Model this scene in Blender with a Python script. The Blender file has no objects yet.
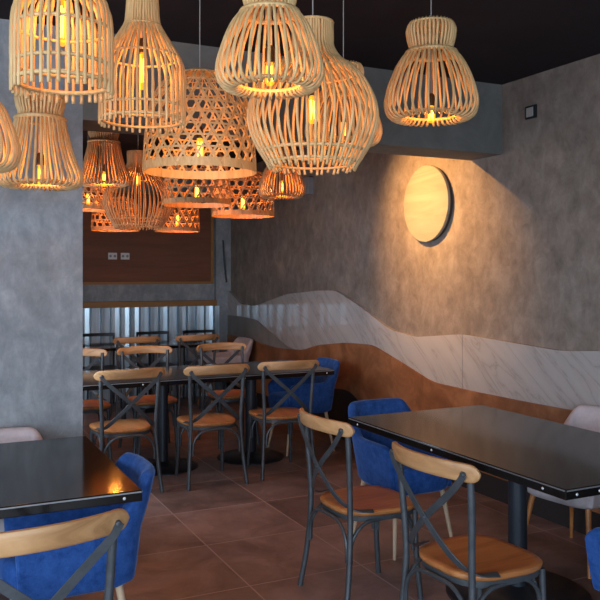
import bpy, bmesh, math, random
from mathutils import Vector, Matrix, Euler
random.seed(7)
R = math.radians
S = bpy.context.scene
COL = S.collection

# ------------------------------------------------------------------ camera, world, large lights, exposure
cam_d = bpy.data.cameras.new('camera')
cam = bpy.data.objects.new('camera', cam_d)
COL.objects.link(cam)
cam.location = (0, 0, 1.55)
cam.rotation_euler = (R(90), 0, R(-26))
cam_d.sensor_width = 36
cam_d.lens = 36 * 790 / 600
cam_d.shift_y = -28 / 600
cam_d.clip_start = 0.05
S.camera = cam

S.view_settings.view_transform = 'Standard'
S.view_settings.look = 'None'
S.view_settings.gamma = 1.0
S.view_settings.use_curve_mapping = False
S.view_settings.exposure = 0.55

wd = bpy.data.worlds.new('world')
S.world = wd
wd.use_nodes = True
wd.node_tree.nodes['Background'].inputs[0].default_value = (0.62, 0.78, 1.0, 1)
wd.node_tree.nodes['Background'].inputs[1].default_value = 1.0

def area_light(name, loc, target, sx, sy, power, color, spread=180):
    l = bpy.data.lights.new(name, 'AREA')
    l.shape = 'RECTANGLE'
    l.size, l.size_y = sx, sy
    l.energy = power
    l.color = color
    l.spread = R(spread)
    o = bpy.data.objects.new(name, l)
    COL.objects.link(o)
    o.location = loc
    o.rotation_euler = (Vector(target) - Vector(loc)).to_track_quat('-Z', 'Y').to_euler()
    return o
# daylight through the shop window behind the camera
area_light('window_daylight', (-0.6, -1.92, 1.45), (-0.6, 5, 1.35), 4.4, 2.3, 128, (0.68, 0.83, 1.0))
# daylight through the window in the left wall, near the camera
area_light('side_window_daylight', (-3.1, 0.9, 1.5), (3, 2.9, 0.9), 2.4, 2.0, 92, (0.68, 0.83, 1.0))
# added daylight for the rear room, from an assumed window in its left wall
area_light('rear_added_daylight', (0.36, 5.55, 1.35), (3, 7.2, 0.9), 1.1, 1.3, 24, (0.72, 0.86, 1.0))

# ------------------------------------------------------------------ materials
def new_mat(name):
    m = bpy.data.materials.new(name)
    m.use_nodes = True
    nt = m.node_tree
    return m, nt, nt.nodes['Principled BSDF']
def N(nt, typ, **kw):
    n = nt.nodes.new(typ)
    for k, v in kw.items():
        setattr(n, k, v)
    return n
def ramp(nt, fac, stops):
    r = N(nt, 'ShaderNodeValToRGB')
    el = r.color_ramp.elements
    while len(el) < len(stops):
        el.new(0.5)
    for e, (p, c) in zip(el, stops):
        e.position = p
        e.color = (c[0], c[1], c[2], 1)
    nt.links.new(fac, r.inputs[0])
    return r.outputs[0]
def coords(nt, kind='Object', scale=(1, 1, 1)):
    t = N(nt, 'ShaderNodeTexCoord')
    mp = N(nt, 'ShaderNodeMapping')
    mp.inputs['Scale'].default_value = scale
    nt.links.new(t.outputs[kind], mp.inputs[0])
    return mp.outputs[0]
def noise(nt, vec, scale, detail=6, rough=0.6, dist=0.0):
    n = N(nt, 'ShaderNodeTexNoise')
    n.inputs['Scale'].default_value = scale
    n.inputs['Detail'].default_value = detail
    n.inputs['Roughness'].default_value = rough
    n.inputs['Distortion'].default_value = dist
    nt.links.new(vec, n.inputs['Vector'])
    return n.outputs['Fac']
def bump(nt, b, h, strength=0.2, dist=0.01):
    bn = N(nt, 'ShaderNodeBump')
    bn.inputs['Strength'].default_value = strength
    bn.inputs['Distance'].default_value = dist
    nt.links.new(h, bn.inputs['Height'])
    nt.links.new(bn.outputs[0], b.inputs['Normal'])
def plain(name, col, rough=0.5, metal=0.0, spec=0.5):
    m, nt, b = new_mat(name)
    b.inputs['Base Color'].default_value = (*col, 1)
    b.inputs['Roughness'].default_value = rough
    b.inputs['Metallic'].default_value = metal
    b.inputs['Specular IOR Level'].default_value = spec
    return m
def mottled(name, stops, scale=2.0, rough=0.8, bs=0.25, detail=8, vscale=(1, 1, 1), spec=0.3, dist=0.6, bscale=None, metal=0.0):
    m, nt, b = new_mat(name)
    v = coords(nt, 'Object', vscale)
    f = noise(nt, v, scale, detail, 0.65, dist)
    nt.links.new(ramp(nt, f, stops), b.inputs['Base Color'])
    b.inputs['Roughness'].default_value = rough
    b.inputs['Metallic'].default_value = metal
    b.inputs['Specular IOR Level'].default_value = spec
    bump(nt, b, noise(nt, v, bscale or scale * 6, 5, 0.6), bs, 0.004)
    return m
M = {}
def mat_plaster(name, stops, scale, rough=0.72):
    m, nt, b = new_mat(name)
    v = coords(nt, 'Object')
    f1 = noise(nt, v, scale, 10, 0.72, 0.3)
    mp = N(nt, 'ShaderNodeMapping'); mp.inputs['Rotation'].default_value = (0.7, 0.6, 0.5); mp.inputs['Scale'].default_value = (2.0, 1.6, 1.1)
    nt.links.new(v, mp.inputs[0])
    f2 = noise(nt, mp.outputs[0], scale * 1.5, 8, 0.72, 0.5)
    ad = N(nt, 'ShaderNodeMath', operation='ADD'); nt.links.new(f1, ad.inputs[0]); nt.links.new(f2, ad.inputs[1])
    hf = N(nt, 'ShaderNodeMath', operation='MULTIPLY'); nt.links.new(ad.outputs[0], hf.inputs[0]); hf.inputs[1].default_value = 0.5
    nt.links.new(ramp(nt, hf.outputs[0], stops), b.inputs['Base Color'])
    b.inputs['Roughness'].default_value = rough
    b.inputs['Specular IOR Level'].default_value = 0.3
    bump(nt, b, noise(nt, v, scale * 9, 6, 0.65), 0.35, 0.004)
    return m
M['plaster_blue'] = mat_plaster('grey_plaster', [(0.38, (0.170, 0.187, 0.20)), (0.5, (0.225, 0.243, 0.258)), (0.63, (0.32, 0.34, 0.355))], 4.2)
M['plaster_brown'] = mat_plaster('brown_grey_plaster', [(0.36, (0.125, 0.100, 0.083)), (0.5, (0.185, 0.152, 0.128)), (0.64, (0.26, 0.22, 0.187))], 4.6)
M['plaster_beam_shaded'] = mottled('shaded_beam_plaster', [(0.3, (0.105, 0.104, 0.097)), (0.7, (0.165, 0.162, 0.15))], 4.0, 0.8)  # wall plaster with the beam's weaker daylight painted into its colour
M['plaster_dark'] = mottled('dark_grey_plaster', [(0.3, (0.12, 0.125, 0.13)), (0.7, (0.2, 0.205, 0.21))], 2.0, 0.8)
M['ceiling'] = mottled('black_ceiling', [(0.3, (0.012, 0.008, 0.011)), (0.7, (0.019, 0.013, 0.017))], 3, 0.9, 0.1)
M['hill_grey'] = mottled('grey_hill_plaster', [(0.3, (0.15, 0.14, 0.13)), (0.7, (0.23, 0.215, 0.2))], 3, 0.8)
M['rust'] = mottled('rust_brown_panel', [(0.34, (0.13, 0.050, 0.020)), (0.5, (0.20, 0.080, 0.032)), (0.66, (0.30, 0.130, 0.056))], 3.2, 0.55, 0.2)
M['panel_brown'] = mottled('brown_wood_panel', [(0.3, (0.13, 0.05, 0.026)), (0.7, (0.19, 0.076, 0.04))], 6, 0.6, 0.05, vscale=(0.2, 1, 2))
M['black_panel'] = plain('black_panel', (0.012, 0.008, 0.008), 0.6)
M['cap_wood'] = mottled('ledge_wood', [(0.3, (0.22, 0.10, 0.03)), (0.7, (0.34, 0.17, 0.06))], 4, 0.5, 0.05, vscale=(0.15, 1, 1))

def mat_marble():
    m, nt, b = new_mat('polished_white_marble')
    t0 = N(nt, 'ShaderNodeTexCoord'); mp0 = N(nt, 'ShaderNodeMapping'); mp0.inputs['Rotation'].default_value = (R(-38), 0, 0)
    nt.links.new(t0.outputs['Object'], mp0.inputs[0]); v = mp0.outputs[0]
    sc = N(nt, 'ShaderNodeMapping'); sc.inputs['Scale'].default_value = (1, 0.45, 3.0)
    nt.links.new(v, sc.inputs[0])
    f = noise(nt, sc.outputs[0], 2.6, 7, 0.55, 0.9)
    sb = N(nt, 'ShaderNodeMath', operation='SUBTRACT'); nt.links.new(f, sb.inputs[0]); sb.inputs[1].default_value = 0.5
    ab = N(nt, 'ShaderNodeMath', operation='ABSOLUTE'); nt.links.new(sb.outputs[0], ab.inputs[0])
    nt.links.new(ramp(nt, ab.outputs[0], [(0.0, (0.275, 0.25, 0.235)), (0.012, (0.335, 0.31, 0.295)), (0.05, (0.36, 0.335, 0.32)), (0.2, (0.38, 0.355, 0.34))]), b.inputs['Base Color'])
    b.inputs['Roughness'].default_value = 0.06
    b.inputs['Specular IOR Level'].default_value = 0.75
    return m
M['marble'] = mat_marble()

def mat_tiles():
    m, nt, b = new_mat('terracotta_floor_tiles')
    g = N(nt, 'ShaderNodeNewGeometry')
    sep = N(nt, 'ShaderNodeSeparateXYZ')
    nt.links.new(g.outputs['Position'], sep.inputs[0])
    def mth(op, a, bb=None):
        n = N(nt, 'ShaderNodeMath', operation=op)
        for i, x in enumerate((a, bb)):
            if x is None: continue
            if isinstance(x, (int, float)): n.inputs[i].default_value = x
            else: nt.links.new(x, n.inputs[i])
        return n.outputs[0]
    tx = mth('DIVIDE', mth('SUBTRACT', sep.outputs[0], 1.487 - 6.35), 0.635)
    ty = mth('DIVIDE', mth('SUBTRACT', sep.outputs[1], 4.26 - 6.45), 0.645)
    fx, fy = mth('FRACT', tx), mth('FRACT', ty)
    ex = mth('MINIMUM', fx, mth('SUBTRACT', 1.0, fx))
    ey = mth('MINIMUM', fy, mth('SUBTRACT', 1.0, fy))
    e = mth('MINIMUM', ex, ey)
    grout = mth('LESS_THAN', e, 0.0064)
    cmb = N(nt, 'ShaderNodeCombineXYZ')
    nt.links.new(mth('FLOOR', tx), cmb.inputs[0])
    nt.links.new(mth('FLOOR', ty), cmb.inputs[1])
    wn = N(nt, 'ShaderNodeTexWhiteNoise')
    nt.links.new(cmb.outputs[0], wn.inputs['Vector'])
    f = noise(nt, g.outputs['Position'], 3.2, 9, 0.68, 0.5)
    mixf = mth('ADD', mth('MULTIPLY', f, 0.85), mth('MULTIPLY', wn.outputs['Value'], 0.16))
    c = ramp(nt, mixf, [(0.34, (0.114, 0.068, 0.058)), (0.5, (0.19, 0.118, 0.102)), (0.68, (0.29, 0.185, 0.163))])
    mx = N(nt, 'ShaderNodeMix', data_type='RGBA')
    nt.links.new(grout, mx.inputs['Factor'])
    nt.links.new(c, mx.inputs[6])
    mx.inputs[7].default_value = (0.36, 0.25, 0.215, 1)
    nt.links.new(mx.outputs[2], b.inputs['Base Color'])
    b.inputs['Roughness'].default_value = 0.42
    b.inputs['Specular IOR Level'].default_value = 0.4
    hgt = mth('SUBTRACT', mth('MULTIPLY', f, 0.35), grout)
    bump(nt, b, hgt, 0.25, 0.002)
    return m
M['tiles'] = mat_tiles()

def mat_wood(name, c0, c1, c2, rough=0.4, axis='X', scale=9, spec=0.4):
    m, nt, b = new_mat(name)
    sc = {'X': (0.12, 1, 1), 'Y': (1, 0.12, 1), 'Z': (1, 1, 0.12)}[axis]
    v = coords(nt, 'Object', sc)
    oi = N(nt, 'ShaderNodeObjectInfo')
    ad = N(nt, 'ShaderNodeVectorMath', operation='ADD')
    sc2 = N(nt, 'ShaderNodeVectorMath', operation='SCALE')
    cb = N(nt, 'ShaderNodeCombineXYZ')
    for i in range(3): nt.links.new(oi.outputs['Random'], cb.inputs[i])
    nt.links.new(cb.outputs[0], sc2.inputs[0]); sc2.inputs['Scale'].default_value = 17
    nt.links.new(v, ad.inputs[0]); nt.links.new(sc2.outputs[0], ad.inputs[1])
    f = noise(nt, ad.outputs[0], scale, 7, 0.62, 1.3)
    nt.links.new(ramp(nt, f, [(0.28, c0), (0.5, c1), (0.72, c2)]), b.inputs['Base Color'])
    b.inputs['Roughness'].default_value = rough
    b.inputs['Specular IOR Level'].default_value = spec
    bump(nt, b, f, 0.12, 0.002)
    return m
M['rail_wood'] = mat_wood('oak_rail', (0.25, 0.115, 0.045), (0.45, 0.235, 0.098), (0.60, 0.345, 0.16), 0.42, 'X', 11)
M['seat_wood'] = mat_wood('oiled_seat_wood', (0.26, 0.09, 0.028), (0.42, 0.16, 0.05), (0.52, 0.23, 0.08), 0.36, 'Y', 11)
M['beech'] = mat_wood('pale_beech', (0.42, 0.28, 0.17), (0.52, 0.37, 0.24), (0.6, 0.45, 0.31), 0.45, 'Z', 10)
M['rattan'] = mat_wood('rattan', (0.46, 0.26, 0.105), (0.64, 0.405, 0.175), (0.76, 0.53, 0.265), 0.5, 'Z', 26)
M['rattan_dim_light'] = mat_wood('dim_amber_lit_rattan', (0.27, 0.12, 0.045), (0.40, 0.19, 0.075), (0.5, 0.26, 0.11), 0.5, 'Z', 26)  # same rattan, the rear room's dim warm light put into its colour
M['chair_metal'] = mottled('gunmetal', [(0.3, (0.05, 0.056, 0.062)), (0.7, (0.085, 0.092, 0.10))], 14, 0.42, 0.08, metal=0.35, spec=0.5)
M['black_metal'] = plain('black_metal', (0.014, 0.016, 0.02), 0.4, 0.3)
M['column_metal'] = plain('charcoal_column_paint', (0.018, 0.023, 0.032), 0.42, 0.2)
M['table_black'] = mottled('black_laminate', [(0.3, (0.006, 0.0045, 0.004)), (0.7, (0.010, 0.008, 0.007))], 60, 0.1, 0.015, spec=0.42, bscale=300)
M['table_edge'] = plain('black_edge', (0.012, 0.013, 0.017), 0.45)
M['edge_glint'] = plain('pale_edge_glint', (0.30, 0.30, 0.31), 0.35, 0.6)  # bright line of light on the table edge, given as colour
M['steel'] = plain('steel_stud', (0.75, 0.75, 0.75), 0.3, 0.5)

def mat_velvet(name, c0, c1, sheen=0.6, tint=(0.3, 0.5, 1, 1)):
    m, nt, b = new_mat(name)
    v = coords(nt, 'Object')
    f = noise(nt, v, 22, 8, 0.75)
    nt.links.new(ramp(nt, f, [(0.35, c0), (0.65, c1)]), b.inputs['Base Color'])
    b.inputs['Roughness'].default_value = 0.85
    b.inputs['Specular IOR Level'].default_value = 0.1
    b.inputs['Sheen Weight'].default_value = sheen
    b.inputs['Sheen Roughness'].default_value = 0.35
    b.inputs['Sheen Tint'].default_value = tint
    bump(nt, b, noise(nt, v, 160, 3, 0.6), 0.25, 0.003)
    return m
M['velvet_blue'] = mat_velvet('blue_velvet', (0.013, 0.050, 0.19), (0.034, 0.10, 0.32), 0.45)
M['fabric_white'] = mat_velvet('off_white_fabric', (0.46, 0.40, 0.41), (0.56, 0.49, 0.50), 0.15, (1, 1, 1, 1))
M['galv'] = mottled('galvanised_steel', [(0.3, (0.42, 0.54, 0.62)), (0.7, (0.70, 0.82, 0.90))], 3, 0.3, 0.06, metal=0.5, vscale=(6, 1, 0.6))
M['white_plastic'] = plain('white_plastic', (0.62, 0.62, 0.6), 0.4)
M['grey_plastic'] = plain('grey_plastic', (0.22, 0.22, 0.23), 0.5)
M['cord'] = plain('grey_cord', (0.30, 0.28, 0.26), 0.6)
M['brass'] = plain('bronze_socket', (0.12, 0.08, 0.04), 0.4, 0.8)
M['disc_wood'] = mat_wood('pale_disc_wood', (0.175, 0.165, 0.125), (0.22, 0.21, 0.165), (0.26, 0.25, 0.20), 0.4, 'Y', 7)
M['disc_edge'] = plain('dark_disc_edge', (0.03, 0.025, 0.022), 0.6)

def mat_bulb():
    m = bpy.data.materials.new('glowing_bulb_glass')
    m.use_nodes = True
    nt = m.node_tree
    for n in list(nt.nodes): nt.nodes.remove(n)
    out = N(nt, 'ShaderNodeOutputMaterial')
    add = N(nt, 'ShaderNodeAddShader')
    tr = N(nt, 'ShaderNodeBsdfTransparent'); tr.inputs[0].default_value = (1.0, 0.82, 0.5, 1)
    em = N(nt, 'ShaderNodeEmission'); em.inputs[0].default_value = (1.0, 0.36, 0.02, 1); em.inputs[1].default_value = 0.55
    nt.links.new(tr.outputs[0], add.inputs[0]); nt.links.new(em.outputs[0], add.inputs[1])
    nt.links.new(add.outputs[0], out.inputs[0])
    return m
M['bulb'] = mat_bulb()
def mat_emit(name, col, st):
    m, nt, b = new_mat(name)
    b.inputs['Base Color'].default_value = (0, 0, 0, 1)
    b.inputs['Emission Color'].default_value = (*col, 1)
    b.inputs['Emission Strength'].default_value = st
    return m
M['filament'] = mat_emit('hot_filament', (1.0, 0.62, 0.12), 5.0)

# ------------------------------------------------------------------ mesh helpers
def tag(o, label=None, cat=None, group=None, kind=None):
    if label: o['label'] = label
    if cat: o['category'] = cat
    if group: o['group'] = group
    if kind: o['kind'] = kind
    return o
def empty(name, loc=(0, 0, 0), rz=0.0):
    o = bpy.data.objects.new(name, None)
    o.empty_display_size = 0.1
    COL.objects.link(o)
    o.location = loc
    o.rotation_euler = (0, 0, rz)
    return o
def obj(name, bm, mat, parent=None, smooth=True, bevel=None, seg=2, angle=40):
    me = bpy.data.meshes.new(name)
    bmesh.ops.recalc_face_normals(bm, faces=bm.faces[:])
    bm.to_mesh(me)
    bm.free()
    mats = mat if isinstance(mat, (list, tuple)) else [mat]
    for mm in mats: me.materials.append(mm)
    if smooth:
        me.polygons.foreach_set('use_smooth', [True] * len(me.polygons))
        if angle < 180:
            me.set_sharp_from_angle(angle=R(angle))
    o = bpy.data.objects.new(name, me)
    COL.objects.link(o)
    if parent is not None: o.parent = parent
    if bevel:
        b = o.modifiers.new('bevel', 'BEVEL')
        b.width = bevel; b.segments = seg; b.limit_method = 'ANGLE'; b.angle_limit = R(35)
    return o
def add_box(bm, x0, x1, y0, y1, z0, z1, mi=0):
    v = [bm.verts.new(p) for p in ((x0, y0, z0), (x1, y0, z0), (x1, y1, z0), (x0, y1, z0), (x0, y0, z1), (x1, y0, z1), (x1, y1, z1), (x0, y1, z1))]
    for f in ((0, 3, 2, 1), (4, 5, 6, 7), (0, 1, 5, 4), (1, 2, 6, 5), (2, 3, 7, 6), (3, 0, 4, 7)):
        fc = bm.faces.new([v[i] for i in f]); fc.material_index = mi
def add_section_sweep(bm, pts, frames, sections, closed=False, cap=True):
    """pts list, frames list of (u,w) vectors, sections list of 2d point lists"""
    rings = []
    for p, (u, w), sec in zip(pts, frames, sections):
        rings.append([bm.verts.new(Vector(p) + u * a + w * b) for a, b in sec])
    n = len(rings[0])
    m = len(rings)
    for i in range(m if closed else m - 1):
        A, B = rings[i], rings[(i + 1) % m]
        for j in range(n):
            bm.faces.new((A[j], A[(j + 1) % n], B[(j + 1) % n], B[j]))
    if cap and not closed:
        bm.faces.new(rings[0][::-1]); bm.faces.new(rings[-1])
def path_frames(pts, closed=False, up=None):
    pts = [Vector(p) for p in pts]
    n = len(pts)
    fr = []
    prev = None
    for i in range(n):
        if closed: t = pts[(i + 1) % n] - pts[i - 1]
        else: t = pts[min(i + 1, n - 1)] - pts[max(i - 1, 0)]
        t.normalize()
        if up is not None:
            w = Vector(up) - t * t.dot(Vector(up))
            if w.length < 1e-4: w = t.orthogonal()
            w.normalize()
        elif prev is None:
            w = t.orthogonal().normalized()
        else:
            w = prev - t * t.dot(prev)
            w.normalize()
        prev = w
        fr.append((t.cross(w), w))
    return pts, fr
def add_tube(bm, pts, r, seg=8, closed=False, up=None):
    pts, fr = path_frames(pts, closed, up)
    rr = r if isinstance(r, (list, tuple)) else [r] * len(pts)
    secs = [[(math.cos(2 * math.pi * k / seg) * q, math.sin(2 * math.pi * k / seg) * q) for k in range(seg)] for q in rr]
    add_section_sweep(bm, pts, fr, secs, closed)
def add_bar(bm, pts, wu, ww, up=None, closed=False):
    pts, fr = path_frames(pts, closed, up)
    sec = [(-wu / 2, -ww / 2), (wu / 2, -ww / 2), (wu / 2, ww / 2), (-wu / 2, ww / 2)]
    add_section_sweep(bm, pts, fr, [sec] * len(pts), closed)
def spline(ctrl, n=24):
    """Catmull-Rom through control points (any dimension)"""
    P = [tuple(c) for c in ctrl]
    P = [tuple(2 * a - b for a, b in zip(P[0], P[1]))] + P + [tuple(2 * a - b for a, b in zip(P[-1], P[-2]))]
    segs = len(P) - 3
    out = []
    for i in range(n):
        t = i / (n - 1) * segs
        k = min(int(t), segs - 1)
        u = t - k
        p0, p1, p2, p3 = P[k:k + 4]
        out.append(tuple(0.5 * (2 * b + (c - a) * u + (2 * a - 5 * b + 4 * c - d) * u * u + (-a + 3 * b - 3 * c + d) * u ** 3) for a, b, c, d in zip(p0, p1, p2, p3)))
    return out
def add_lathe(bm, prof, seg=32, center=(0, 0, 0)):
    cx, cy, cz = center
    rings = []
    for r, z in prof:
        if r < 1e-5: rings.append([bm.verts.new((cx, cy, cz + z))])
        else: rings.append([bm.verts.new((cx + r * math.cos(2 * math.pi * k / seg), cy + r * math.sin(2 * math.pi * k / seg), cz + z)) for k in range(seg)])
    for A, B in zip(rings, rings[1:]):
        for j in range(seg):
            a0, a1 = A[j % len(A)], A[(j + 1) % len(A)]
            b0, b1 = B[j % len(B)], B[(j + 1) % len(B)]
            vs = []
            for v in (a0, a1, b1, b0):
                if v not in vs: vs.append(v)
            if len(vs) > 2: bm.faces.new(vs)
def add_prism_x(bm, poly, x0, x1, mi=0):
    """polygon in (y,z) extruded from x0 to x1"""
    a = [bm.verts.new((x0, y, z)) for y, z in poly]
    b = [bm.verts.new((x1, y, z)) for y, z in poly]
    n = len(poly)
    bm.faces.new(a); bm.faces.new(b[::-1])
    for i in range(n):
        bm.faces.new((a[i], b[i], b[(i + 1) % n], a[(i + 1) % n]))
def struct(name, bm, mat, parent=None, **kw):
    o = obj(name, bm, mat, parent, smooth=kw.pop('smooth', False), **kw)
    if parent is None: o['kind'] = 'structure'
    return o
def box_struct(name, mat, *b, label=None):
    bm = bmesh.new(); add_box(bm, *b)
    o = struct(name, bm, mat)
    if label: o['label'] = label
    return o
def children_of(o): return list(o.children)
def copy_tree(o, parent=None):
    c = o.copy(); COL.objects.link(c)
    if parent is not None: c.parent = parent
    for ch in children_of(o): copy_tree(ch, c)
    return c

# ------------------------------------------------------------------ the setting
XW, YB, YP, ZC = 3.61, 9.48, 4.25, 2.83
box_struct('floor', M['tiles'], -3.3, XW + 0.1, -2.1, YB + 0.1, -0.1, 0, label='terracotta brown square tiled floor')
box_struct('ceiling', M['ceiling'], -3.3, XW + 0.1, -2.1, YB + 0.1, ZC, ZC + 0.1, label='near black ceiling')
box_struct('wall_right', M['plaster_brown'], XW, XW + 0.12, -2.0, YB, 0, ZC, label='brown grey mottled plaster wall')
# dividing wall (blue grey) with a beam over the opening
bm = bmesh.new()
add_box(bm, -3.2, 0.797, YP, YP + 0.33, 0, ZC)
struct('wall_dividing', bm, M['plaster_blue'])['label'] = 'blue grey plaster wall at the left of the opening'
box_struct('beam', M['plaster_beam_shaded'], 0.797, XW, YP, YP + 0.33, 2.355, ZC, label='grey plaster beam over the opening, shade put into its colour')
# rear room
bm = bmesh.new()
add_box(bm, 0.2, 0.32, YP + 0.33, 4.9, 0, ZC); add_box(bm, 0.2, 0.32, 6.2, YB, 0, ZC)
add_box(bm, 0.2, 0.32, 4.9, 6.2, 0, 0.65); add_box(bm, 0.2, 0.32, 4.9, 6.2, 2.05, ZC)
struct('wall_rear_left', bm, M['plaster_dark'])  # opening in this wall is assumed, added for the rear daylight
bm = bmesh.new()
add_box(bm, 0.2, XW + 0.12, YB, YB + 0.12, 0, ZC)
struct('wall_back', bm, M['plaster_blue'])['label'] = 'grey back wall of the rear room'
box_struct('column', M['plaster_blue'], 3.415, XW, YB - 0.07, YB, 0, ZC, label='slim grey column in the rear corner')
# front and left walls with window openings, behind the camera
bm = bmesh.new()
add_box(bm, -3.3, -2.8, -2.12, -2.0, 0, ZC); add_box(bm, 1.6, XW + 0.12, -2.12, -2.0, 0, ZC)
add_box(bm, -2.8, 1.6, -2.12, -2.0, 0, 0.3); add_box(bm, -2.8, 1.6, -2.12, -2.0, 2.6, ZC)
struct('wall_front', bm, M['plaster_dark'])
bm = bmesh.new()
add_box(bm, -3.32, -3.2, -2.0, -0.3, 0, ZC); add_box(bm, -3.32, -3.2, 2.1, YP, 0, ZC)
add_box(bm, -3.32, -3.2, -0.3, 2.1, 0, 0.5); add_box(bm, -3.32, -3.2, -0.3, 2.1, 2.5, ZC)
struct('wall_left', bm, M['plaster_dark'])

# brown recessed panel with its dark frame on the back wall
o = box_struct('trim_1', M['panel_brown'], 0.9, 3.36, YB - 0.012, YB, 1.43, 2.5, label='brown wood panel on the back wall')
bm = bmesh.new()
add_box(bm, 3.36, 3.395, YB - 0.03, YB, 1.40, 2.53)
add_box(bm, 0.9, 3.36, YB - 0.03, YB, 1.40, 1.43)
add_box(bm, 0.9, 3.36, YB - 0.03, YB, 2.5, 2.53)
struct('trim_2', bm, M['cap_wood'])['label'] = 'thin wooden frame round the brown panel'
# galvanised corrugated wainscot
bm = bmesh.new()
pitch = 0.118
xs = []
x = 0.33
while x < 3.40:
    ta, tb = random.uniform(-0.013, 0.011), random.uniform(-0.013, 0.011)
    xs += [(x, ta), (x + 0.042, 0.003), (x + 0.086, tb), (x + 0.089, 0.065), (x + 0.112, 0.065)]
    x += pitch
fr_ = [bm.verts.new((px, YB - 0.072 + d, 0.0)) for px, d in xs]
to_ = [bm.verts.new((px, YB - 0.072 + d, 1.125)) for px, d in xs]
for i in range(len(xs) - 1):
    bm.faces.new((fr_[i], fr_[i + 1], to_[i + 1], to_[i]))
o = struct('trim_3', bm, M['galv']); o['label'] = 'galvanised corrugated metal wainscot'
sm = o.modifiers.new('thickness', 'SOLIDIFY'); sm.thickness = 0.002
box_struct('trim_4', M['cap_wood'], 0.32, 3.415, YB - 0.095, YB, 1.128, 1.195, label='wooden cap over the corrugated metal')

# layered mountain panels on the right wall
white = [(9.41, 1.31), (8.975, 1.159), (8.535, 1.152), (7.653, 1.315), (6.911, 1.368), (6.562, 1.375), (6.098, 1.237), (5.635, 1.071), (5.252, 1.032), (4.64, 1.099), (4.146, 1.08), (3.673, 1.063), (3.372, 1.09), (2.6, 1.14), (1.6, 1.05), (0.4, 1.12), (-1.9, 1.1)]
grey = [(9.41, 1.004), (9.041, 1.01), (8.475, 0.992), (8.02, 0.861), (7.653, 0.758), (7.1, 0.70)]
brown = [(9.41, 0.763), (8.719, 0.752), (7.859, 0.719), (7.267, 0.75), (6.911, 0.831), (6.37, 0.899), (5.876, 0.917), (5.483, 0.826), (4.996, 0.706), (4.537, 0.702), (4.049, 0.705), (3.673, 0.711), (3.372, 0.722), (2.6, 0.70), (1.6, 0.78), (0.4, 0.70), (-1.9, 0.72)]
black = [(9.41, 0.15), (7.6, 0.16), (7.0, 0.30), (6.60, 0.448), (6.314, 0.472), (6.115, 0.404), (5.93, 0.30), (5.6, 0.20), (5.0, 0.15), (2.5, 0.15), (-1.9, 0.15)]
def densify(pl):
    # corners slightly rounded, straight in between
    out = [pl[0]]
    for a, b, c in zip(pl, pl[1:], pl[2:]):
        la, lc = math.dist(a, b), math.dist(c, b)
        da, dc = min(0.09, la * 0.45) / la, min(0.09, lc * 0.45) / lc
        p = (b[0] + (a[0] - b[0]) * da, b[1] + (a[1] - b[1]) * da)
        q = (b[0] + (c[0] - b[0]) * dc, b[1] + (c[1] - b[1]) * dc)
        for k in range(6):
            t = k / 5
            out.append(tuple((1 - t) ** 2 * p[n] + 2 * t * (1 - t) * b[n] + t * t * q[n] for n in (0, 1)))
    out.append(pl[-1])
    return out
def clip_line(pl, ya, yb):
    # the part of the outline between ya (far) and yb (near)
    def at(y):
        for (y0, z0), (y1, z1) in zip(pl, pl[1:]):
            if y1 <= y <= y0: return (y, z0 + (z1 - z0) * (y0 - y) / max(1e-9, y0 - y1))
    return [at(ya)] + [p for p in pl if yb < p[0] < ya] + [at(yb)]
def layer(name, top, x0, mat, label, z0=0.0):
    bm = bmesh.new()
    t = top
    poly = [(t[0][0], z0)] + list(t) + [(t[-1][0], z0)]
    add_prism_x(bm, poly, x0, XW)
    o = struct(name, bm, mat)
    o['label'] = label
    return o
wl = densify(white)
for k, (ya, yb) in enumerate(((9.41, 7.655), (7.65, 4.645), (4.64, 1.9), (1.895, -1.9))):
    layer('trim_%d' % (5 + k), clip_line(wl, ya, yb), XW - 0.034, M['marble'], 'slab of the polished white marble mountain panel')
layer('trim_9', densify(grey), XW - 0.042, M['hill_grey'], 'grey plaster hill at the rear corner')
layer('trim_10', densify(brown), XW - 0.047, M['rust'], 'rust brown mountain panel')
layer('baseboard_right', densify(black), XW - 0.056, M['black_panel'], 'black low hill skirting')

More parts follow.
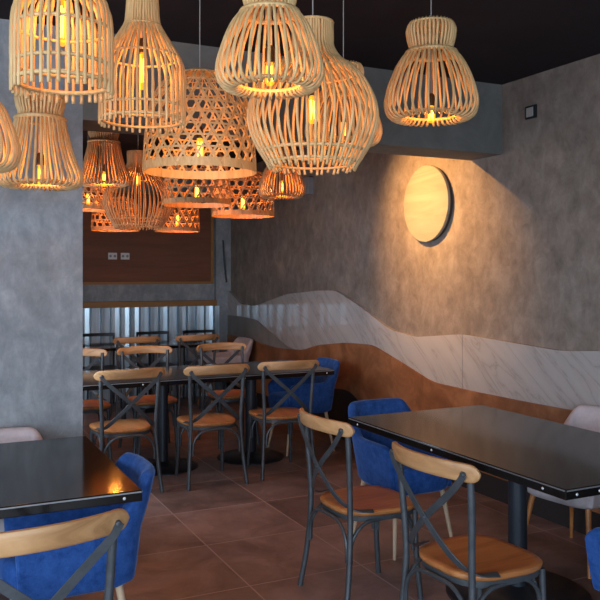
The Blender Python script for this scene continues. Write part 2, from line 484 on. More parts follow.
# ------------------------------------------------------------------ furniture builders
def cross_chair(name, label, group, loc, rz):
    """bentwood cross-back chair, sits facing +Y, origin on the floor under the seat"""
    root = empty(name, loc, rz)
    tag(root, label, 'chair', group)
    SH = 0.455
    # seat: rounded trapezoid
    bm = bmesh.new()
    out = []
    for k in range(48):
        a = 2 * math.pi * k / 48
        c, s = math.cos(a), math.sin(a)
        e = 2.0 / 3.2
        px = abs(c) ** e * (1 if c >= 0 else -1)
        py = abs(s) ** e * (1 if s >= 0 else -1)
        wdt = 0.205 + 0.018 * py
        out.append((px * wdt, py * 0.205))
    rings = []
    for z, k in ((SH - 0.026, 0.955), (SH - 0.018, 0.99), (SH - 0.006, 1.0), (SH, 0.975), (SH - 0.002, 0.85), (SH - 0.005, 0.5)):
        rings.append([bm.verts.new((p[0] * k, p[1] * k, z)) for p in out])
    for A, B in zip(rings, rings[1:]):
        for j in range(48): bm.faces.new((A[j], A[(j + 1) % 48], B[(j + 1) % 48], B[j]))
    bm.faces.new(rings[0][::-1]); bm.faces.new(rings[-1])
    seat = obj('seat', bm, M['seat_wood'], root, angle=60)
    # seat ring under the seat
    bm = bmesh.new()
    add_bar(bm, [(p[0] * 0.93, p[1] * 0.93, SH - 0.037) for p in out[::2]], 0.012, 0.022, up=(0, 0, 1), closed=True)
    obj('seat_ring', bm, M['chair_metal'], root)
    # rear legs running up into back posts
    for sx in (-1, 1):
        bm = bmesh.new()
        pts = spline([(sx * 0.222, -0.245, 0.0), (sx * 0.206, -0.218, 0.17), (sx * 0.193, -0.203, 0.36), (sx * 0.190, -0.202, 0.50), (sx * 0.200, -0.212, 0.68), (sx * 0.205, -0.2245, 0.85)], 22)
        add_tube(bm, pts, 0.0135, 10)
        obj('rear_leg', bm, M['chair_metal'], root)
    for sx in (-1, 1):
        bm = bmesh.new()
        pts = spline([(sx * 0.185, 0.190, 0.0), (sx * 0.176, 0.172, 0.2), (sx * 0.172, 0.165, SH - 0.03)], 10)
        add_tube(bm, pts, 0.0135, 10)
        obj('front_leg', bm, M['chair_metal'], root)
    # bentwood arches under the seat
    def arch(a, b):
        a, b = Vector(a), Vector(b)
        L = (b - a).length
        d = (b - a) / L
        r = min(0.12, L * 0.42)
        z0, z1 = 0.235, SH - 0.045
        p = [a + Vector((0, 0, z0))]
        p.append(a + Vector((0, 0, z1 - r * 1.0)))
        for k in range(1, 7):
            t = math.pi / 2 * k / 6
            p.append(a + d * (r * (1 - math.cos(t))) + Vector((0, 0, z1 - r + r * math.sin(t))))
        for k in range(0, 7):
            t = math.pi / 2 * (1 - k / 6)
            p.append(b - d * (r * (1 - math.cos(t))) + Vector((0, 0, z1 - r + r * math.sin(t))))
        p.append(b + Vector((0, 0, z0)))
        bm = bmesh.new()
        add_tube(bm, p, 0.0085, 8)
        obj('arch_brace', bm, M['chair_metal'], root)
    iv = 0.017
    arch((-0.195 + iv, -0.218 + 0.006, 0), (0.195 - iv, -0.218 + 0.006, 0))
    arch((-0.174 + iv, 0.167, 0), (0.174 - iv, 0.167, 0))
    for sx in (-1, 1):
        arch((sx * 0.193, -0.216 + iv, 0), (sx * 0.176, 0.169 - iv, 0))
    # crossed flat straps
    for sx in (-1, 1):
        bm = bmesh.new()
        off = 0.004 * sx
        pts = spline([(sx * 0.212, -0.2585, 0.845), (sx * 0.185, -0.262, 0.806), (sx * 0.12, -0.262 + off, 0.745), (0.0, -0.262 + off, 0.64), (-sx * 0.12, -0.232 + off, 0.525), (-sx * 0.175, -0.175, 0.468), (-sx * 0.204, -0.085, 0.4585)], 24)
        add_bar(bm, pts, 0.005, 0.024, up=(sx * 0.7, 0, 0.7)) if False else None
        P, fr = path_frames(pts)
        frs = []
        for i, p in enumerate(P):
            t = (P[min(i + 1, len(P) - 1)] - P[max(i - 1, 0)]).normalized()
            k = i / (len(P) - 1)
            nrm = Vector((0, 1, 0)).lerp(Vector((-sx * 0.35, 0.1, 1)), max(0, (k - 0.72) / 0.28))
            w = t.cross(nrm).normalized()
            frs.append((t.cross(w).normalized(), w))
        sec = [(-0.0025, -0.014), (0.0025, -0.014), (0.0025, 0.014), (-0.0025, 0.014)]
        add_section_sweep(bm, P, frs, [sec] * len(P))
        obj('cross_strap', bm, M['chair_metal'], root, bevel=0.001, seg=1)
    bm = bmesh.new()
    add_lathe(bm, [(0.0, 0.006), (0.007, 0.004), (0.009, 0.0), (0.009, -0.014), (0.0, -0.014)], 12)
    bmesh.ops.transform(bm, matrix=Matrix.Translation((0, -0.268, 0.64)) @ Matrix.Rotation(R(90), 4, 'X'), verts=bm.verts[:])
    obj('rivet', bm, M['chair_metal'], root)
    # curved wooden top rail
    bm = bmesh.new()
    pts, secs, frs = [], [], []
    n = 33
    for i in range(n):
        t = math.sin((-1 + 2 * i / (n - 1)) * math.pi / 2)
        x = t * 0.248
        y = -0.298 + 0.082 * abs(t) ** 2.0
        z = 0.842 + 0.010 * (1 - t * t)
        edge = max(0.0, (abs(t) - 0.86) / 0.14)
        h = 0.034 * math.sqrt(max(0.03, 1 - edge ** 2.0))
        th = 0.0125 * (1 - 0.25 * edge)
        sec = []
        for k in range(16):
            a = 2 * math.pi * k / 16
            c, s = math.cos(a), math.sin(a)
            sec.append((abs(c) ** 0.5 * math.copysign(th, c), abs(s) ** 0.6 * math.copysign(h, s)))
        pts.append((x, y, z)); secs.append(sec)
        tv = Vector((0.248, 0.164 * t, 0)).normalized()
        frs.append((Vector((-tv.y, tv.x, 0)), Vector((0, -0.10, 1)).normalized()))
    add_section_sweep(bm, [Vector(p) for p in pts], frs, secs)
    rail = obj('top_rail', bm, M['rail_wood'], root, angle=50)
    for sx in (-1, 1):
        bm = bmesh.new()
        add_lathe(bm, [(0.0, 0.006), (0.008, 0.004), (0.0105, 0.0), (0.0105, -0.01), (0.0, -0.01)], 12)
        bmesh.ops.transform(bm, matrix=Matrix.Translation((sx * 0.205, -0.262, 0.842)) @ Matrix.Rotation(R(90), 4, 'X'), verts=bm.verts[:])
        obj('bolt', bm, M['chair_metal'], rail)
    return root

def tub_chair(name, label, group, loc, rz, fabric, wd_=0.27, backz=0.775, armz=0.60, legmat='beech'):
    """upholstered shell armchair on tapered legs, faces +Y"""
    root = empty(name, loc, rz)
    tag(root, label, 'chair', group)
    ctrl = [(-wd_ * 0.99, 0.235), (-wd_, 0.10), (-wd_ * 0.99, -0.08), (-wd_ * 0.86, -0.215), (-wd_ * 0.5, -0.262), (0, -0.272), (wd_ * 0.5, -0.262), (wd_ * 0.86, -0.215), (wd_ * 0.99, -0.08), (wd_, 0.10), (wd_ * 0.99, 0.235)]
    n = 57
    path = spline(ctrl, n)
    bm = bmesh.new()
    rings = []
    zb = 0.345
    NV = 9
    for i, (px, py) in enumerate(path):
        t = Vector((path[min(i + 1, n - 1)][0] - path[max(i - 1, 0)][0], path[min(i + 1, n - 1)][1] - path[max(i - 1, 0)][1], 0)).normalized()
        inn = Vector((t.y, -t.x, 0))      # outward or inward, fixed below
        if inn.dot(Vector((px, py - 0.05, 0))) > 0: inn = -inn
        # top height along the shell: low arms rising into the back
        k = min(1.0, max(0.0, (py + 0.25) / 0.14))
        k = k * k * (3 - 2 * k)
        zt = backz * (1 - k) + armz * k
        if py > 0.15: zt -= 0.05 * ((py - 0.15) / 0.085) ** 2
        th = 0.052
        ring = []
        def P(h, d):
            # h: 0..1 height, d: inward offset; the shell narrows towards its base
            z = zb + (zt - zb) * h
            f = 0.80 + 0.20 * min(1.0, ((z - zb) / 0.30)) ** 0.8
            q = Vector((px * f, (py - 0.03) * (0.5 + 0.5 * f) + 0.03 - 0.06 * max(0, -py) / 0.27 * max(0, (z - 0.55)) / 0.25, z))
            return q + inn * d
        for j in range(NV): ring.append(P(j / (NV - 1) * 0.955, 0))
        ring.append(P(0.99, th * 0.22)); ring.append(P(1.0, th * 0.5)); ring.append(P(0.99, th * 0.78))
        for j in range(NV): ring.append(P((1 - j / (NV - 1)) * 0.955, th))
        rings.append([bm.verts.new(q) for q in ring])
    m = len(rings[0])
    for A, B in zip(rings, rings[1:]):
        for j in range(m): bm.faces.new((A[j], A[(j + 1) % m], B[(j + 1) % m], B[j]))
    bm.faces.new(rings[0]); bm.faces.new(rings[-1][::-1])
    obj('shell', bm, fabric, root, angle=65, bevel=0.012, seg=3)
    # seat cushion with a rounded front
    bm = bmesh.new()
    out = []
    for k in range(44):
        a = 2 * math.pi * k / 44
        c, s = math.cos(a), math.sin(a)
        e = 2.0 / 4.5
        out.append((abs(c) ** e * math.copysign(1, c) * (wd_ - 0.02), 0.015 + abs(s) ** e * math.copysign(1, s) * 0.255))
    rings = []
    for z, k, kx in ((0.335, 0.86, 0.80), (0.345, 0.92, 0.83), (0.37, 0.965, 0.86), (0.43, 1.0, 0.91), (0.465, 0.99, 0.91), (0.482, 0.94, 0.86), (0.488, 0.8, 0.72), (0.49, 0.4, 0.36)):
        rings.append([bm.verts.new((p[0] * kx, p[1] * k, z)) for p in out])
    for A, B in zip(rings, rings[1:]):
        for j in range(44): bm.faces.new((A[j], A[(j + 1) % 44], B[(j + 1) % 44], B[j]))
    bm.faces.new(rings[0][::-1]); bm.faces.new(rings[-1])
    obj('seat', bm, fabric, root, angle=70)
    for sx in (-1, 1):
        for sy in (-1, 1):
            bm = bmesh.new()
            a = (sx * (wd_ * 0.62), 0.01 + sy * 0.165, 0.345)
            b = (sx * (wd_ * 0.80), 0.01 + sy * 0.225, 0.0)
            add_tube(bm, [b, tuple((u * 0.5 + v * 0.5) for u, v in zip(a, b)), a], [0.009, 0.0125, 0.016], 12)
            obj('leg', bm, M[legmat], root)
    return root

def table(name, label, group, x0, x1, y0, y1, cols, studs_x, studs_y, base_r=0.34):
    cx, cy = (x0 + x1) / 2, (y0 + y1) / 2
    root = empty(name, (cx, cy, 0))
    tag(root, label, 'table', group)
    hx, hy = (x1 - x0) / 2, (y1 - y0) / 2
    bm = bmesh.new(); add_box(bm, -hx, hx, -hy, hy, 0.709, 0.75)
    top = obj('tabletop', bm, M['table_black'], root, smooth=False, bevel=0.0035, seg=2)
    # pale strip painted as the reflected light on the upper edge
    bm = bmesh.new()
    r = 0.0022
    loop = [(-hx, -hy), (hx, -hy), (hx, hy), (-hx, hy)]
    for (ax, ay), (bx, by) in zip(loop, loop[1:] + loop[:1]):
        nx, ny = (by - ay), -(bx - ax)
        l = math.hypot(nx, ny); nx, ny = nx / l, ny / l
        xs_, ys_ = sorted((ax, bx)), sorted((ay, by))
        if abs(ax - bx) > 1e-6: add_box(bm, xs_[0] + 0.004, xs_[1] - 0.004, ay + min(0, ny * 0.0012), ay + max(0, ny * 0.0012), 0.741, 0.7462)
        else: add_box(bm, ax + min(0, nx * 0.0012), ax + max(0, nx * 0.0012), ys_[0] + 0.004, ys_[1] - 0.004, 0.741, 0.7462)
    rim = obj('edge_glint', bm, M['edge_glint'], top, smooth=False)
    rim['label'] = 'thin painted glint along the table edge'
    def stud(x, y, nx, ny):
        bm = bmesh.new()
        add_lathe(bm, [(0.0, 0.0035), (0.0045, 0.0025), (0.006, 0.0), (0.006, -0.003), (0.0, -0.003)], 12)
        rot = Vector((nx, ny, 0)).to_track_quat('Z', 'Y').to_matrix().to_4x4()
        bmesh.ops.transform(bm, matrix=Matrix.Translation((x, y, 0.726)) @ rot, verts=bm.verts[:])
        s = obj('stud', bm, M['steel'], top)
        s['label'] = 'small bright steel stud'
    for sx in studs_x:
        stud(sx - cx, -hy, 0, -1)
    for side, sy in studs_y:
        stud(side * hx, sy - cy, side, 0)
    for (px, py) in cols:
        bm = bmesh.new(); add_lathe(bm, [(0.0, 0.025), (0.045, 0.025), (0.045, 0.68), (0.0, 0.68)], 28, (px - cx, py - cy, 0))
        obj('column', bm, M['column_metal'], root)
        bm = bmesh.new(); add_box(bm, px - cx - 0.16, px - cx + 0.16, py - cy - 0.16, py - cy + 0.16, 0.68, 0.709)
        obj('mounting_plate', bm, M['black_metal'], root, smooth=False, bevel=0.004)
        bm = bmesh.new(); add_lathe(bm, [(0.0, 0.0), (base_r, 0.0), (base_r, 0.008), (base_r - 0.012, 0.016), (base_r * 0.45, 0.024), (0.07, 0.034), (0.05, 0.05), (0.0, 0.05)], 48, (px - cx, py - cy, 0))
        obj('base_plate', bm, M['black_metal'], root)
    return root

# ------------------------------------------------------------------ tables
table('dining_table', 'long black table at the right with a thick round column', 'black dining tables', 2.15, 3.07, 2.18, 3.80, [(2.61, 2.96)], [2.205, 2.32], [(-1, 2.30), (-1, 3.02), (-1, 3.70)])
table('dining_table', 'black table at the left against the blue grey wall, reflecting a lamp', 'black dining tables', -0.95, 0.752, 2.86, 3.93, [(-0.2, 3.4)], [0.685, 0.10], [(1, 2.93)])
table('dining_table', 'long black table just behind the opening, between two rows of wooden chairs', 'black dining tables', 0.45, 3.09, 5.69, 6.52, [(2.53, 6.13), (1.77, 6.13), (1.01, 6.13)], [3.02, 2.3, 1.5], [(1, 6.1)], 0.28)
table('dining_table', 'farthest black table in front of the corrugated metal', 'black dining tables', 0.6, 3.0, 8.42, 9.0, [(2.4, 8.7), (1.3, 8.7)], [2.9], [(1, 8.7)], 0.2)

# ------------------------------------------------------------------ cross-back chairs
CH = 'wooden cross-back chairs with gunmetal frames'
proto = cross_chair('cross_back_chair', 'cross-back chair nearest the front at the right table, its back half over the table edge', CH, (1.965, 2.455, 0), R(-86))
def put_chair(label, x, y, rz, group=CH):
    c = copy_tree(proto)
    c.location = (x, y, 0); c.rotation_euler = (0, 0, R(rz))
    c['label'] = label; c['group'] = group
    return c
put_chair('cross-back chair at the right table, second from the front, beside the open tiles', 1.965, 3.30, -89)
put_chair('cross-back chair cut off by the lower left corner, in front of the left table', 0.275, 2.45, 8)
# row on the near side of the middle table
put_chair('cross-back chair nearest the blue grey wall in the row before the middle table', 1.335, 5.66, 2)
put_chair('middle cross-back chair of the three with backs turned before the middle table', 1.97, 5.62, -1)
put_chair('rightmost of the three cross-back chairs before the middle table, blue chair behind it', 2.56, 5.64, -3)
# row on the far side of the middle table, facing the viewer
put_chair('cross-back chair beyond the middle table, half hidden by the blue grey wall', 1.26, 6.70, 180)
put_chair('cross-back chair beyond the middle table, second from the blue grey wall', 1.84, 6.72, 178)
put_chair('cross-back chair beyond the middle table, in front of the white chair', 2.58, 6.72, 181)
# row before the farthest table
put_chair('left one of two cross-back chairs with backs turned before the corrugated metal', 2.07, 8.32, 0)
put_chair('right one of two cross-back chairs with backs turned before the corrugated metal', 2.72, 8.32, 2)

# plain black chairs against the corrugated metal
def black_chair(label, x, y, rz):
    root = empty('black_chair', (x, y, 0), R(rz))
    tag(root, label, 'chair', 'black metal chairs against the corrugated metal')
    bm = bmesh.new(); add_box(bm, -0.2, 0.2, -0.2, 0.2, 0.43, 0.455); obj('seat', bm, M['black_metal'], root, smooth=False, bevel=0.01)
    bm = bmesh.new()
    pts = [(-0.2 + 0.4 * i / 12, -0.225 + 0.03 * (2 * i / 12 - 1) ** 2, 0.815) for i in range(13)]
    add_bar(bm, pts, 0.016, 0.035, up=(0, 0, 1)); obj('backrest', bm, M['black_metal'], root, smooth=False, bevel=0.004)
    for sx in (-1, 1):
        bm = bmesh.new(); add_tube(bm, [(sx * 0.19, -0.2, 0), (sx * 0.185, -0.185, 0.44), (sx * 0.19, -0.2, 0.815)], 0.011, 8); obj('rear_leg', bm, M['black_metal'], root)
        bm = bmesh.new(); add_tube(bm, [(sx * 0.19, 0.19, 0), (sx * 0.18, 0.18, 0.44)], 0.011, 8); obj('front_leg', bm, M['black_metal'], root)
    return root
black_chair('black metal chair against the corrugated metal, left one near the wall', 1.92, 9.14, 180)
black_chair('black metal chair against the corrugated metal, between two wooden chair backs', 2.58, 9.14, 180)
black_chair('black metal chair in the rear corner beside the white chair', 3.15, 9.12, 180)

# ------------------------------------------------------------------ upholstered chairs
BL, WH = 'blue velvet armchairs', 'off-white fabric armchairs'
pb = tub_chair('velvet_armchair', 'bright blue velvet armchair at the end of the left table, lower left', BL, (0.555, 3.215, 0), R(90), M['velvet_blue'], 0.245)
def put_tub(src, label, group, x, y, rz):
    c = copy_tree(src)
    c.location = (x, y, 0); c.rotation_euler = (0, 0, R(rz))
    c['label'] = label; c['group'] = group
    return c
put_tub(pb, 'blue velvet armchair at the right end of the middle table, before the brown panel', BL, 3.05, 6.22, 90)
put_tub(pb, 'blue velvet armchair at the far end of the right table, back against the black hill', BL, 2.515, 3.83, 180)
put_tub(pb, 'blue velvet armchair cut off at the lower right edge, under the near table end', BL, 2.525, 2.01, 4)
pw = tub_chair('fabric_armchair', 'off-white armchair on the wall side of the right table', WH, (3.265, 3.20, 0), R(98), M['fabric_white'], 0.28, legmat='seat_wood')
put_tub(pw, 'off-white armchair between the left table and the blue grey wall', WH, 0.33, 3.87, 180)
put_tub(pw, 'off-white armchair in the rear corner, behind a cross-back chair', WH, 3.22, 8.62, 90)

# ------------------------------------------------------------------ rattan lamps
PROF = {
 'onion': [(r, z * 0.95) for r, z in [(.225, 1.12), (.255, 1.06), (.26, 1.0), (.24, .88), (.225, .81), (.28, .755), (.345, .67), (.40, .56), (.465, .38), (.50, .22), (.49, .12), (.45, .045), (.38, .012), (.32, .03), (.29, .07)]],
 'bell': [(.29, 1.15), (.28, 1.0), (.25, .92), (.26, .86), (.285, .83), (.31, .70), (.345, .55), (.41, .34), (.475, .19), (.50, .10), (.47, .03), (.40, .0), (.32, .02), (.29, .05)],
 'balloon': [(.15, 1.13), (.152, 1.02), (.158, .93), (.227, .83), (.337, .75), (.45, .59), (.50, .41), (.468, .25), (.40, .12), (.325, .0)],
 'bottle': [(.17, 1.62), (.18, 1.42), (.192, 1.28), (.214, 1.19), (.333, .99), (.45, .80), (.494, .63), (.5, .4), (.5, .2), (.5, .0)],
 'cage': [(.07, 1.20), (.20, 1.16), (.33, 1.08), (.43, .95), (.48, .80), (.5, .6), (.5, .3), (.5, .0)],
 'weave': [(.05, .90), (.16, .88), (.28, .825), (.37, .73), (.43, .61), (.465, .45), (.485, .25), (.5, .0)],
 'drum': [(.06, .74), (.25, .72), (.40, .66), (.47, .54), (.49, .35), (.5, .15), (.5, .0)],
}
HOOPS = {   # (height fraction along z/D, thickness factor, inside?)
 'onion': [(.73, 1.6), (1.04, .9), (.065, 1.2)],
 'bell': [(.83, 1.6), (1.07, .9), (.05, 1.2)],
 'balloon': [(.13, 1.2), (1.12, 1.0), (.74, .8), (.045, 1.0)],
 'bottle': [(.82, .9), (1.19, .8), (.22, 1.0), (.07, 1.1)],
 'cage': [(.66, .9), (1.16, 1.0), (.28, 1.0), (.10, 1.2)],
}
def r_at(prof, z):
    for (r0, z0), (r1, z1) in zip(prof, prof[1:]):
        if min(z0, z1) <= z <= max(z0, z1) and abs(z0 - z1) > 1e-6:
            return r0 + (r1 - r0) * (z - z0) / (z1 - z0)
    return prof[-1][0]
def jig(a): return random.uniform(-a, a)

def lamp(kind, label, group, x, y, z, D, nrods, rod, bulb_z, bulb_len=0.10, bulb_r=0.017, watts=5.0, mat='rattan', name='rattan_pendant_lamp', glow=(1.0, 0.47, 0.13)):
    root = empty(name, (x, y, z), jig(3.1))
    tag(root, label, 'pendant lamp', group)
    dense = spline(PROF[kind], 60)
    prof = [(r * D, h * D) for r, h in dense]
    ztop = prof[0][1]
    if kind in HOOPS:
        shade = None
        for hz, k in HOOPS[kind]:
            rr = r_at(dense, hz) * D
            if kind in ('onion', 'bell') and hz < .1: rr = .295 * D
            inner = -rod * 0.9 if kind in ('bottle', 'cage', 'balloon') and hz < 1.0 else rod * 0.3
            pts = [((rr + inner) * math.cos(2 * math.pi * k2 / 48), (rr + inner) * math.sin(2 * math.pi * k2 / 48), hz * D) for k2 in range(48)]
            bm = bmesh.new()
            add_tube(bm, pts, rod * k, 6, closed=True, up=(0, 0, 1))
            if shade is None: shade = obj('shade', bm, M[mat], root, angle=180)
            else: obj('hoop', bm, M[mat], shade, angle=180)
        # small wooden disc that closes the top and carries the cord
        rt = prof[0][0] - rod
        bm = bmesh.new()
        add_lathe(bm, [(0.0, ztop - 0.022), (rt, ztop - 0.022), (rt, ztop - 0.012), (0.0, ztop - 0.012)], 24)
        obj('top_disc', bm, M[mat], shade)
        variants = []
        for v in range(3):
            b2 = bmesh.new()
            rp = [(r * (1 + jig(.006)), jig(0.0010), h) for r, h in prof[::3] + [prof[-1]]]
            rp[0] = (prof[0][0], 0, prof[0][1])
            if kind in ('cage', 'balloon', 'bottle'):
                rp[-1] = (prof[-1][0], 0, -jig(0.006))
            rp = spline(rp, 34)
            add_tube(b2, rp, [rod * (0.92 + 0.16 * random.random()) for _ in rp], 6)
            variants.append(obj('rod', b2, M[mat], shade, angle=180))
        for k in range(nrods):
            if k < 3: ro = variants[k]
            else:
                ro = variants[k % 3].copy(); COL.objects.link(ro); ro.parent = shade
            ro.rotation_euler = (0, 0, 2 * math.pi * k / nrods + jig(0.018))
    else:
        # open hexagonal weave: two families of slanted strips and level hoops
        bm = bmesh.new()
        zt = prof[0][1]
        w_ = rod
        def strip(pts, w, off):
            P = [Vector(p) for p in pts]
            frs = []
            for i, p in enumerate(P):
                t = (P[min(i + 1, len(P) - 1)] - P[max(i - 1, 0)]).normalized()
                rad = Vector((p.x, p.y, 0)).normalized() if Vector((p.x, p.y, 0)).length > 1e-6 else Vector((1, 0, 0))
                u = t.cross(rad)
                if u.length < 1e-5: u = t.orthogonal()
                u.normalize()
                frs.append((u, u.cross(t).normalized()))
            secs = []
            for p in P:
                q = w * max(0.35, min(1.0, math.hypot(p.x, p.y) / (0.44 * D))) / 2
                secs.append([(-q, -0.0012), (q, -0.0012), (q, 0.0012), (-q, 0.0012)])
            add_section_sweep(bm, P, frs, secs)
        # arc-length table for slant
        tw = 1.15 if kind == 'weave' else 0.85
        for sgn in (-1, 1):
            for k in range(nrods):
                a0 = 2 * math.pi * k / nrods
                pts = []
                for i, (r, h) in enumerate(prof):
                    if r < 0.10 * D: continue
                    a = a0 + sgn * tw * (1 - h / zt)
                    rr = r + sgn * 0.0012
                    pts.append((rr * math.cos(a), rr * math.sin(a), h))
                strip(pts[::2] + [pts[-1]], w_, 0)
        step = math.pi / (nrods * tw)
        nh = int((1 - 0.10) / step)
        for i in range(nh):
            hz = zt * (1 - (i + 0.5) * step)
            if r_at(dense, hz / D) < 0.2: continue
            rr = r_at(dense, hz / D) * D
            pts = [(rr * math.cos(2 * math.pi * k / 48), rr * math.sin(2 * math.pi * k / 48), hz) for k in range(49)]
            strip(pts, w_ * 0.9, 0)
        rt = 0.16 * D
        ht = max(h for r, h in prof if r > 0.13 * D)
        add_lathe(bm, [(0.0, ht + 0.004), (rt * 0.9, ht + 0.002), (rt * 0.95, ht - 0.004), (0.0, ht - 0.004)], 24)
        shade = obj('shade', bm, M[mat], root, angle=60)
        b2 = bmesh.new()
        bh = 0.075 * D
        R0 = 0.502 * D
        add_lathe(b2, [(R0, 0.0), (R0 * 0.985, bh), (R0 * 0.985 - 0.004, bh), (R0 - 0.004, 0.0), (R0, 0.0)], 56)
        obj('rim_band', b2, M[mat], shade, angle=40)
        ztop = ht
    # cord, socket, bulb
    bm = bmesh.new(); add_tube(bm, [(0, 0, bulb_z + bulb_len + 0.05), (0, 0, ZC - z - 0.001)], 0.0026, 6)
    obj('cord', bm, M['cord'], root)
    bm = bmesh.new(); add_lathe(bm, [(0.0, 0.055), (0.010, 0.055), (0.016, 0.045), (0.017, 0.0), (0.0, 0.0)], 14, (0, 0, bulb_z + bulb_len))
    obj('socket', bm, M['brass'], root)
    bm = bmesh.new()
    q = bulb_r
    add_lathe(bm, [(0.0, 0.0), (q * .5, q * .12), (q * .87, q * .5), (q, q), (q, bulb_len * .72), (q * .8, bulb_len * .9), (q * .6, bulb_len)], 16, (0, 0, bulb_z))
    bo = obj('bulb', bm, M['bulb'], root, angle=180)
    bo['label'] = 'glowing amber bulb'
    bm = bmesh.new()
    L = bulb_len
    pts = []
    for i in range(5):
        a = 2 * math.pi * i / 5
        pts.append((q * .5 * math.cos(a), q * .5 * math.sin(a), bulb_z + (L * .18 if i % 2 else L * .82)))
    pts = [(q * .45, 0, bulb_z + L * .85), (q * .5, 0.001, bulb_z + L * .2), (0, q * .45, bulb_z + L * .8), (-q * .5, 0, bulb_z + L * .2), (-q * .4, -q * .2, bulb_z + L * .85), (0, -q * .5, bulb_z + L * .2), (q * .3, -q * .35, bulb_z + L * .85)]
    add_tube(bm, pts, q * 0.16, 5)
    obj('filament', bm, M['filament'], bo)
    ld = bpy.data.lights.new('bulb_light', 'POINT')
    ld.energy = watts; ld.color = glow; ld.shadow_soft_size = 0.02
    lo = bpy.data.objects.new('bulb_light', ld); COL.objects.link(lo); lo.parent = root
    lo.location = (0, 0, bulb_z + bulb_len * 0.45)
    return root

FG, RG = 'rattan lamps in front of the beam', 'rattan lamps in the rear room'
lamp('cage', 'cylindrical rattan cage lamp at the upper left, long tube bulb inside', FG, 0.420, 2.575, 2.118, 0.306, 36, 0.0062, 0.145, 0.150, 0.012, 2.0)
lamp('bottle', 'bottle shaped rattan cage lamp with a tall narrow neck', FG, 0.778, 2.960, 2.105, 0.318, 36, 0.0052, 0.137, 0.14, 0.0125, 2.0)
lamp('weave', 'wide dome lamp of open hexagonal bamboo weave with a rim band, largest woven one', FG, 1.200, 3.530, 2.015, 0.529, 25, 0.0098, 0.05, 0.11, 0.019, 3.0)
lamp('onion', 'onion shaped rattan lamp hanging top centre, overlapping the big balloon lamp', FG, 1.030, 2.335, 2.135, 0.342, 36, 0.0054, 0.015, 0.075, 0.016, 2.0)
lamp('balloon', 'largest balloon shaped rattan lamp with a narrow neck, behind the top centre one', FG, 1.404, 2.764, 1.955, 0.510, 44, 0.0058, 0.175, 0.11, 0.021, 3.0)
lamp('onion', 'onion shaped rattan lamp mostly hidden behind the big balloon lamp', FG, 1.815, 3.255, 2.145, 0.356, 36, 0.0054, 0.02, 0.09, 0.018, 2.0)
lamp('onion', 'onion shaped rattan lamp hanging alone against the beam, rightmost', FG, 2.052, 2.885, 2.220, 0.405, 36, 0.0060, -0.012, 0.075, 0.018, 2.0)
lamp('bell', 'bell shaped rattan lamp against the blue grey wall, below the cylindrical cage', FG, 0.497, 3.630, 1.925, 0.36, 38, 0.0058, 0.01, 0.085, 0.013, 2.0)
lamp('onion', 'rattan lamp cut off by the left edge of the photo', FG, 0.164, 2.945, 1.905, 0.335, 34, 0.0066, 0.04, 0.08, 0.016, 2.0)
rk = dict(mat='rattan_dim_light', glow=(1.0, 0.40, 0.09))
lamp('bell', 'bell shaped lamp, coloured as if dimly lit, in the rear room beside the edge of the blue grey wall', RG, 1.248, 5.843, 2.185, 0.382, 40, 0.0058, -0.01, 0.11, 0.019, 5.0, **rk)
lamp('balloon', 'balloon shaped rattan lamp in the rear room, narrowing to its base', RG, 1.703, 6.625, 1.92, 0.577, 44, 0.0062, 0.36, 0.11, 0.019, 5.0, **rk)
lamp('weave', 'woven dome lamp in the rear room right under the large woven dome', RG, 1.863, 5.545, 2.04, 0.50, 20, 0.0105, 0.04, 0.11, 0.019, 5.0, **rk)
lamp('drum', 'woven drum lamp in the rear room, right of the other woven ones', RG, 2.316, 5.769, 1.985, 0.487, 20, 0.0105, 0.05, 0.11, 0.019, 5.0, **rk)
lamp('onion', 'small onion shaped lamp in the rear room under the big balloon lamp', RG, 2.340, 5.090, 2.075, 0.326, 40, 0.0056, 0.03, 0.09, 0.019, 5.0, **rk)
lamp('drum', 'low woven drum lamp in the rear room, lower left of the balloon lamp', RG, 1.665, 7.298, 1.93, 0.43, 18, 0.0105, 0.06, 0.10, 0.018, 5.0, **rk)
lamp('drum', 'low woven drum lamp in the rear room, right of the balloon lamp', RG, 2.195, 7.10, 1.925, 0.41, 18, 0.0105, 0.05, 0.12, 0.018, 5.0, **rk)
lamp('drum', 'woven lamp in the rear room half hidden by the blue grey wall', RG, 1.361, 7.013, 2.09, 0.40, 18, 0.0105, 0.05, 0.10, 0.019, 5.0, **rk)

# ------------------------------------------------------------------ round disc on the right wall with its ceiling spotlight
d = empty('wall_disc', (XW, 5.09, 2.08))
tag(d, 'round pale wooden disc on the right wall lit from above', 'wall light')
bm = bmesh.new(); add_lathe(bm, [(0.0, 0.022), (0.294, 0.022), (0.297, 0.019), (0.297, 0.0), (0.0, 0.0)], 72)
bmesh.ops.transform(bm, matrix=Matrix.Translation((-0.026, 0, 0)) @ Matrix.Rotation(R(-90), 4, 'Y'), verts=bm.verts[:])
obj('face', bm, M['disc_wood'], d, angle=40)
bm = bmesh.new(); add_lathe(bm, [(0.0, 0.028), (0.291, 0.028), (0.291, 0.0), (0.0, 0.0)], 72)
bmesh.ops.transform(bm, matrix=Matrix.Rotation(R(-90), 4, 'Y'), verts=bm.verts[:])
obj('backing', bm, M['disc_edge'], d, angle=40)

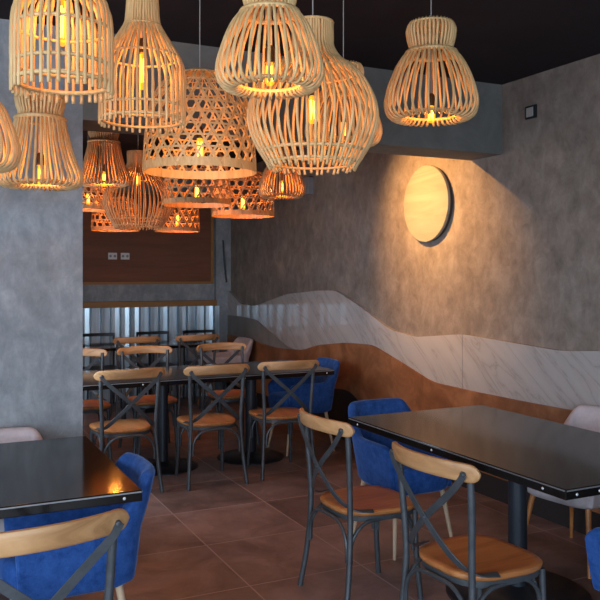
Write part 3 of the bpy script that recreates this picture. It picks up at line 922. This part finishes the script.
s = empty('ceiling_spotlight', (2.45, 5.21, ZC))
tag(s, 'small black ceiling spotlight above the round disc', 'spotlight')
bm = bmesh.new(); add_lathe(bm, [(0.0, 0.0), (0.045, 0.0), (0.045, -0.012), (0.03, -0.02), (0.03, -0.07), (0.026, -0.07), (0.026, -0.03), (0.0, -0.03)], 24)
obj('housing', bm, M['black_metal'], s)
sl = bpy.data.lights.new('spot_light', 'SPOT')
sl.energy = 270; sl.color = (1.0, 0.49, 0.14); sl.spot_size = R(76); sl.spot_blend = 1.0; sl.shadow_soft_size = 0.02
so = bpy.data.objects.new('spot_light', sl); COL.objects.link(so)
so.location = (2.45, 5.21, ZC - 0.075)
so.rotation_euler = (Vector((3.61, 5.04, 2.0)) - so.location).to_track_quat('-Z', 'Y').to_euler()

al = bpy.data.lights.new('spot_beam', 'SPOT')
al.energy = 85; al.color = (1.0, 0.60, 0.22); al.spot_size = R(34); al.spot_blend = 1.0; al.shadow_soft_size = 0.02
ao = bpy.data.objects.new('spot_beam', al); COL.objects.link(ao)
ao.location = so.location
ao.rotation_euler = (Vector((3.58, 5.08, 2.0)) - ao.location).to_track_quat('-Z', 'Y').to_euler()

# ------------------------------------------------------------------ small wall fittings
def plate(name, label, cat, loc, sx, sy, sz, mat, inner=None, axis='y', group=None):
    root = empty(name, loc)
    tag(root, label, cat, group)
    bm = bmesh.new(); add_box(bm, -sx / 2, sx / 2, -sy / 2, sy / 2, -sz / 2, sz / 2)
    obj('plate', bm, mat, root, smooth=False, bevel=0.003)
    return root
for xx, lab in ((2.125, 'left one of two white sockets on the brown panel'), (2.275, 'right one of two white sockets on the brown panel')):
    p = plate('wall_socket', lab, 'socket', (xx, YB - 0.017, 1.74), 0.105, 0.01, 0.08, M['white_plastic'], group='sockets on the brown panel')
    for dx in (-0.026, 0.026):
        bm = bmesh.new(); add_lathe(bm, [(0.0, 0.003), (0.014, 0.003), (0.016, 0.0), (0.0, 0.0)], 12)
        bmesh.ops.transform(bm, matrix=Matrix.Translation((dx, -0.005, 0)) @ Matrix.Rotation(R(90), 4, 'X'), verts=bm.verts[:])
        obj('outlet', bm, M['grey_plastic'], p)
p = plate('wall_sensor', 'small square grey switch high on the right wall', 'sensor', (XW - 0.006, 3.96, 2.59), 0.012, 0.10, 0.085, M['black_metal'])
bm = bmesh.new(); add_box(bm, -0.012, -0.004, -0.026, 0.034, -0.03, 0.03); obj('cover', bm, M['cord'], p, smooth=False, bevel=0.002)
plate('junction_box', 'small grey box on the right wall behind the rear lamps', 'junction box', (XW - 0.03, 7.2, 2.42), 0.06, 0.22, 0.17, M['grey_plastic'])
bm = bmesh.new()
add_tube(bm, spline([(3.50, YB - 0.085, 1.95), (3.51, YB - 0.10, 1.72), (3.535, YB - 0.085, 1.52), (3.55, YB - 0.08, 1.42)], 16), 0.011, 8)
tag(obj('cable', bm, M['black_metal']), 'black cable hanging on the slim column in the rear corner', 'cable')
